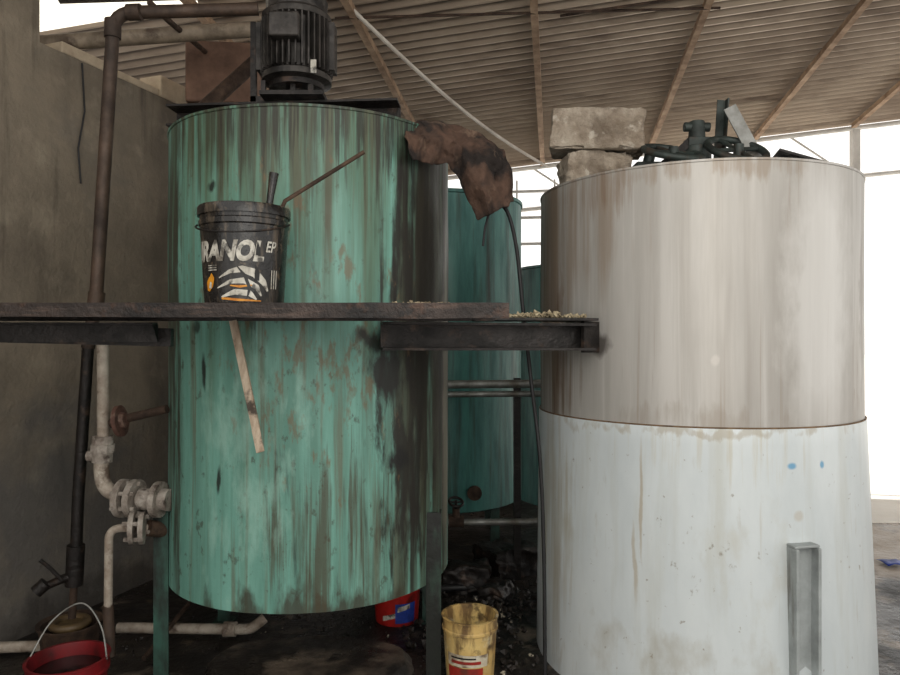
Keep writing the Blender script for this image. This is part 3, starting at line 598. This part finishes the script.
# ------------------------------------------------ buckets on floor
def pail(name,label,c,rb_,rt,h,mat,handle=None,inner=None,fill=.5):
    T=Thing(name,label,'bucket',c); c=Vector(c); mb=MB()
    mb.lathe([(.01,.0),(rb_,.0),(rb_+.003,.01),(rt,h-.07),(rt+.007,h-.065),(rt+.007,h-.055),(rt+.002,h-.05),(rt+.003,h-.008),(rt+.01,h-.004),(rt+.01,h),(rt-.004,h),(rb_-.004,.012),(.01,.012)],c,56)
    T.part('pail_body',mb,mat)
    if inner: mb=MB(); mb.cyl(c+Vector((0,0,h*(fill-.1))),c+Vector((0,0,h*fill)),rb_+(rt-rb_)*(fill-.1)-.006); T.part('contents',mb,inner)
    if handle: mb=MB(); mb.tube(handle,.004,8); T.part('wire_handle',mb,M_galv,'bent wire handle')
    return T
M_oil=material('black_waste_oil',srgb(24,18,17),srgb(40,20,20),5,rough=.15,rvar=.05,bump=.05)
rc=Vector((P(68,0,3.2).x,3.2,0))
hd=crl([rc+Vector((-.178,0,.28)),rc+Vector((-.12,.08,.42)),rc+Vector((.0,.12,.49)),rc+Vector((.11,.08,.40)),rc+Vector((.178,0,.28))],8)
pail('red_bucket','red plastic bucket with raised wire handle on the floor',rc,.13,.168,.29,M_redp,hd,M_oil,.8)
rc2=Vector((P(70,0,3.8).x,3.8,0)); T=Thing('rusty_funnel_pot','rusty pot catching drips beneath the valve','pot',rc2)
mb=MB(); mb.lathe([(.01,0),(.13,0),(.15,.18),(.165,.2),(.165,.21),(.14,.2),(.12,.03),(.01,.02)],rc2,40); T.part('pot_body',mb,M_rust)
mb=MB(); mb.torus(rc2+Vector((0,0,.2)),.085,.022,n=30); mb.cyl(rc2+Vector((0,0,.02)),rc2+Vector((0,0,.2)),.08); T.part('inner_collar',mb,material('olive_grease',srgb(110,90,60),srgb(70,56,38),10,rough=.5))
yc=Vector((P(470,0,3.5).x,3.5,0))
M_yel=material('stained_yellow_plastic',srgb(206,180,120),srgb(180,144,84),5,[(srgb(88,64,42),(3,3,.8),5,.46,.60,.85),(srgb(214,206,178),(1,1,1),8,.56,.68,.6),(srgb(60,44,32),(1,1,1),10,.57,.66,.8)],rough=.45,bump=.1)
T=pail('yellow_bucket','stained yellow plastic bucket with red label on the floor',yc,.112,.133,.37,M_yel,None,M_oil,.4)
def band(T,c,r_at,z0,z1,a0,a1,mat,name,n=14,sk=0):
    mb=MB(); vs=[]
    for i in range(n+1):
        a=a0+(a1-a0)*i/n
        for z in(z0,z1): r=r_at(z)+.003; vs.append(Vector(c)+Vector((math.sin(a)*r,-math.cos(a)*r,z+sk*i/n)))
    mb.add(vs,[(2*i,2*i+1,2*i+3,2*i+2) for i in range(n)]); T.part(name,mb,mat)
ry=lambda z:.112+.021*z/.30
M_redl=material('red_label',srgb(165,46,36),srgb(120,38,30),12,[(srgb(70,50,38),(1,1,1),10,.54,.66,.7)],rough=.5)
M_wlab=material('grubby_white_label',srgb(205,198,180),srgb(170,156,130),14,[(srgb(90,66,46),(1,1,1),10,.52,.64,.8)],rough=.5)
band(T,yc,ry,.05,.15,-1.0,.5,M_redl,'red_label')
band(T,yc,ry,.155,.215,-1.0,.7,M_wlab,'white_label')
band(T,yc,lambda z:ry(z)+.001,.17,.185,-.8,.4,M_redl,'label_stripe');band(T,yc,lambda z:ry(z)+.001,.195,.203,-.8,.2,M_ink,'label_stripe'); band(T,yc,lambda z:ry(z)+.001,.09,.105,-.8,.1,M_wlab,'label_stripe')
qc=Vector((P(397,0,4.36).x,4.36,0)); T=pail('red_pail','red plastic pail with blue and white emblem beneath the tank',qc,.13,.15,.36,M_redq)
M_blue=material('blue_label',srgb(40,70,165),srgb(30,50,120),12,rough=.5)
rq=lambda z:.13+.02*z/.30
band(T,qc,rq,.02,.14,.0,.95,M_blue,'blue_emblem'); band(T,qc,lambda z:rq(z)+.001,.03,.06,-.6,.6,M_white,'emblem_stripe',sk=.05); band(T,qc,lambda z:rq(z)+.001,.09,.12,.1,.8,M_white,'emblem_stripe',sk=.02)

# floor clutter
mb=MB(); mb.tube([Vector((P(118,0,4.1).x,4.1,.05)),Vector((P(235,0,4.1).x,4.08,.05)),Vector((P(252,0,4.1).x,4.08,.05)),Vector((P(264,0,4.1).x,4.12,.1))],.03,14,fil=.04); mb.cyl((P(225,0,4.1).x,4.08,.05),(P(237,0,4.1).x,4.08,.05),.042)
single('floor_pipe','pale steel pipe with an elbow lying on the floor','pipe',(P(118,0,4.1).x,4.1,.0),mb,M_pipew)
mb=MB(); mb.tube([Vector((-2.5,3.86,.04)),Vector((-2.02,3.9,.04))],.03,12); single('floor_pipe','short grey pipe lying on the floor by the wall','pipe',(-2.5,3.86,0),mb,M_pipew)
mb=MB(); mb.tube([Vector((-1.58,4.5,.16)),Vector((-1.64,3.75,.03))],.014,10); single('iron_bar','thin dark iron bar on the floor','bar',(-1.64,3.8,0),mb,M_rust)
mb=MB(); mb.tube([Vector((-.9,4.9,.04)),Vector((-.3,4.75,.04)),Vector((.2,4.8,.04))],.025,10,fil=.1); single('floor_hose','dark hose lying on the floor under the tank','hose',(-.9,4.9,0),mb,M_blkrub)
M_pad=material('worn_concrete',srgb(130,116,101),srgb(84,74,64),3,[(srgb(26,23,21),(1,1,1),3,.45,.58,.92)],rough=.4,rvar=.3,bump=.8,bscale=15)
mb=MB(); n=40; ring=[]
for i in range(n):
    a=2*math.pi*i/n; r=1+.16*noise.noise(Vector((math.cos(a)*2,math.sin(a)*2,7))); ring.append((GC.x+.02+.55*r*math.cos(a),3.70+.34*r*math.sin(a)))
mb.add([Vector((x,y,0)) for x,y in ring]+[Vector((GC.x+(x-GC.x)*.92,3.70+(y-3.70)*.92,.045)) for x,y in ring],[(i,(i+1)%n,n+(i+1)%n,n+i) for i in range(n)]+[tuple(range(n,2*n))])
single('concrete_pad','worn uneven concrete pad beneath the teal tank','concrete slab',(GC.x,3.70,0),mb,M_pad)
M_wet=material('dark_floor_muck',srgb(52,44,38),srgb(26,23,21),14,[(srgb(190,180,158),(1,1,1),7,.60,.64,.9)],rough=.5,bump=.4)
crumbs('debris','scattered muck and pale scraps on the greasy floor',(.3,4.35,0),.62,.8,700,.008,.05,M_wet,0,.05)
crumbs('debris','scattered grit and scraps around the tank legs',(-1.0,3.95,0),1.3,.5,420,.006,.022,M_wet,0,.0)
for i,(x,y,s) in enumerate([(.12,4.9,.24),(.42,5.2,.3),(.3,4.65,.16)]):
    rough_block('stone_lump','dark lump of rubble on the floor between the tanks',(x,y,s*.35),(s*1.3,s,s*.7),i*33,i*5,0,M_dark,2)
mb=MB(); vs=[Vector((3.32+.05*i+.012*noise.noise(Vector((i,j,1))),5.3+.05*j,.02+.03*abs(noise.noise(Vector((i*1.3,j*1.7,4)))))) for i in range(4) for j in range(4)]
mb.add(vs,[(i*4+j,i*4+j+1,i*4+j+5,i*4+j+4) for i in range(3) for j in range(3)]); single('plastic_scrap','crumpled scrap of blue plastic on the floor','scrap',(3.4,5.35,0),mb,M_blue,solid=.003)

# ------------------------------------------------ lights
w=bpy.data.worlds.new('World'); bpy.context.scene.world=w; w.use_nodes=True
bg=w.node_tree.nodes['Background']; bg.inputs[0].default_value=(1,.98,.945,1); bg.inputs[1].default_value=1.4
def area(loc,tgt,size,e,col):
    l=bpy.data.lights.new('area','AREA'); l.size=size; l.energy=e; l.color=col; o=bpy.data.objects.new('area_light',l); COL.objects.link(o)
    o.location=loc; o.rotation_euler=(Vector(tgt)-Vector(loc)).to_track_quat('-Z','Y').to_euler()
area((.9,-1.6,3.2),(0,4,1.8),3.4,80,(1,.96,.89))
sn=bpy.data.lights.new('sun','SUN'); sn.energy=5; sn.angle=.02; o=bpy.data.objects.new('sun_light',sn); COL.objects.link(o)
o.rotation_euler=Vector((-.35,-.35,-1)).to_track_quat('-Z','Y').to_euler()
cam=bpy.data.cameras.new('cam'); cam.lens=28; cam.sensor_width=36; co=bpy.data.objects.new('camera',cam); COL.objects.link(co)
co.location=(0,0,H); co.rotation_euler=(math.radians(90),0,0); bpy.context.scene.camera=co
bpy.context.scene.view_settings.view_transform='Standard'
bpy.context.scene.view_settings.gamma=.95
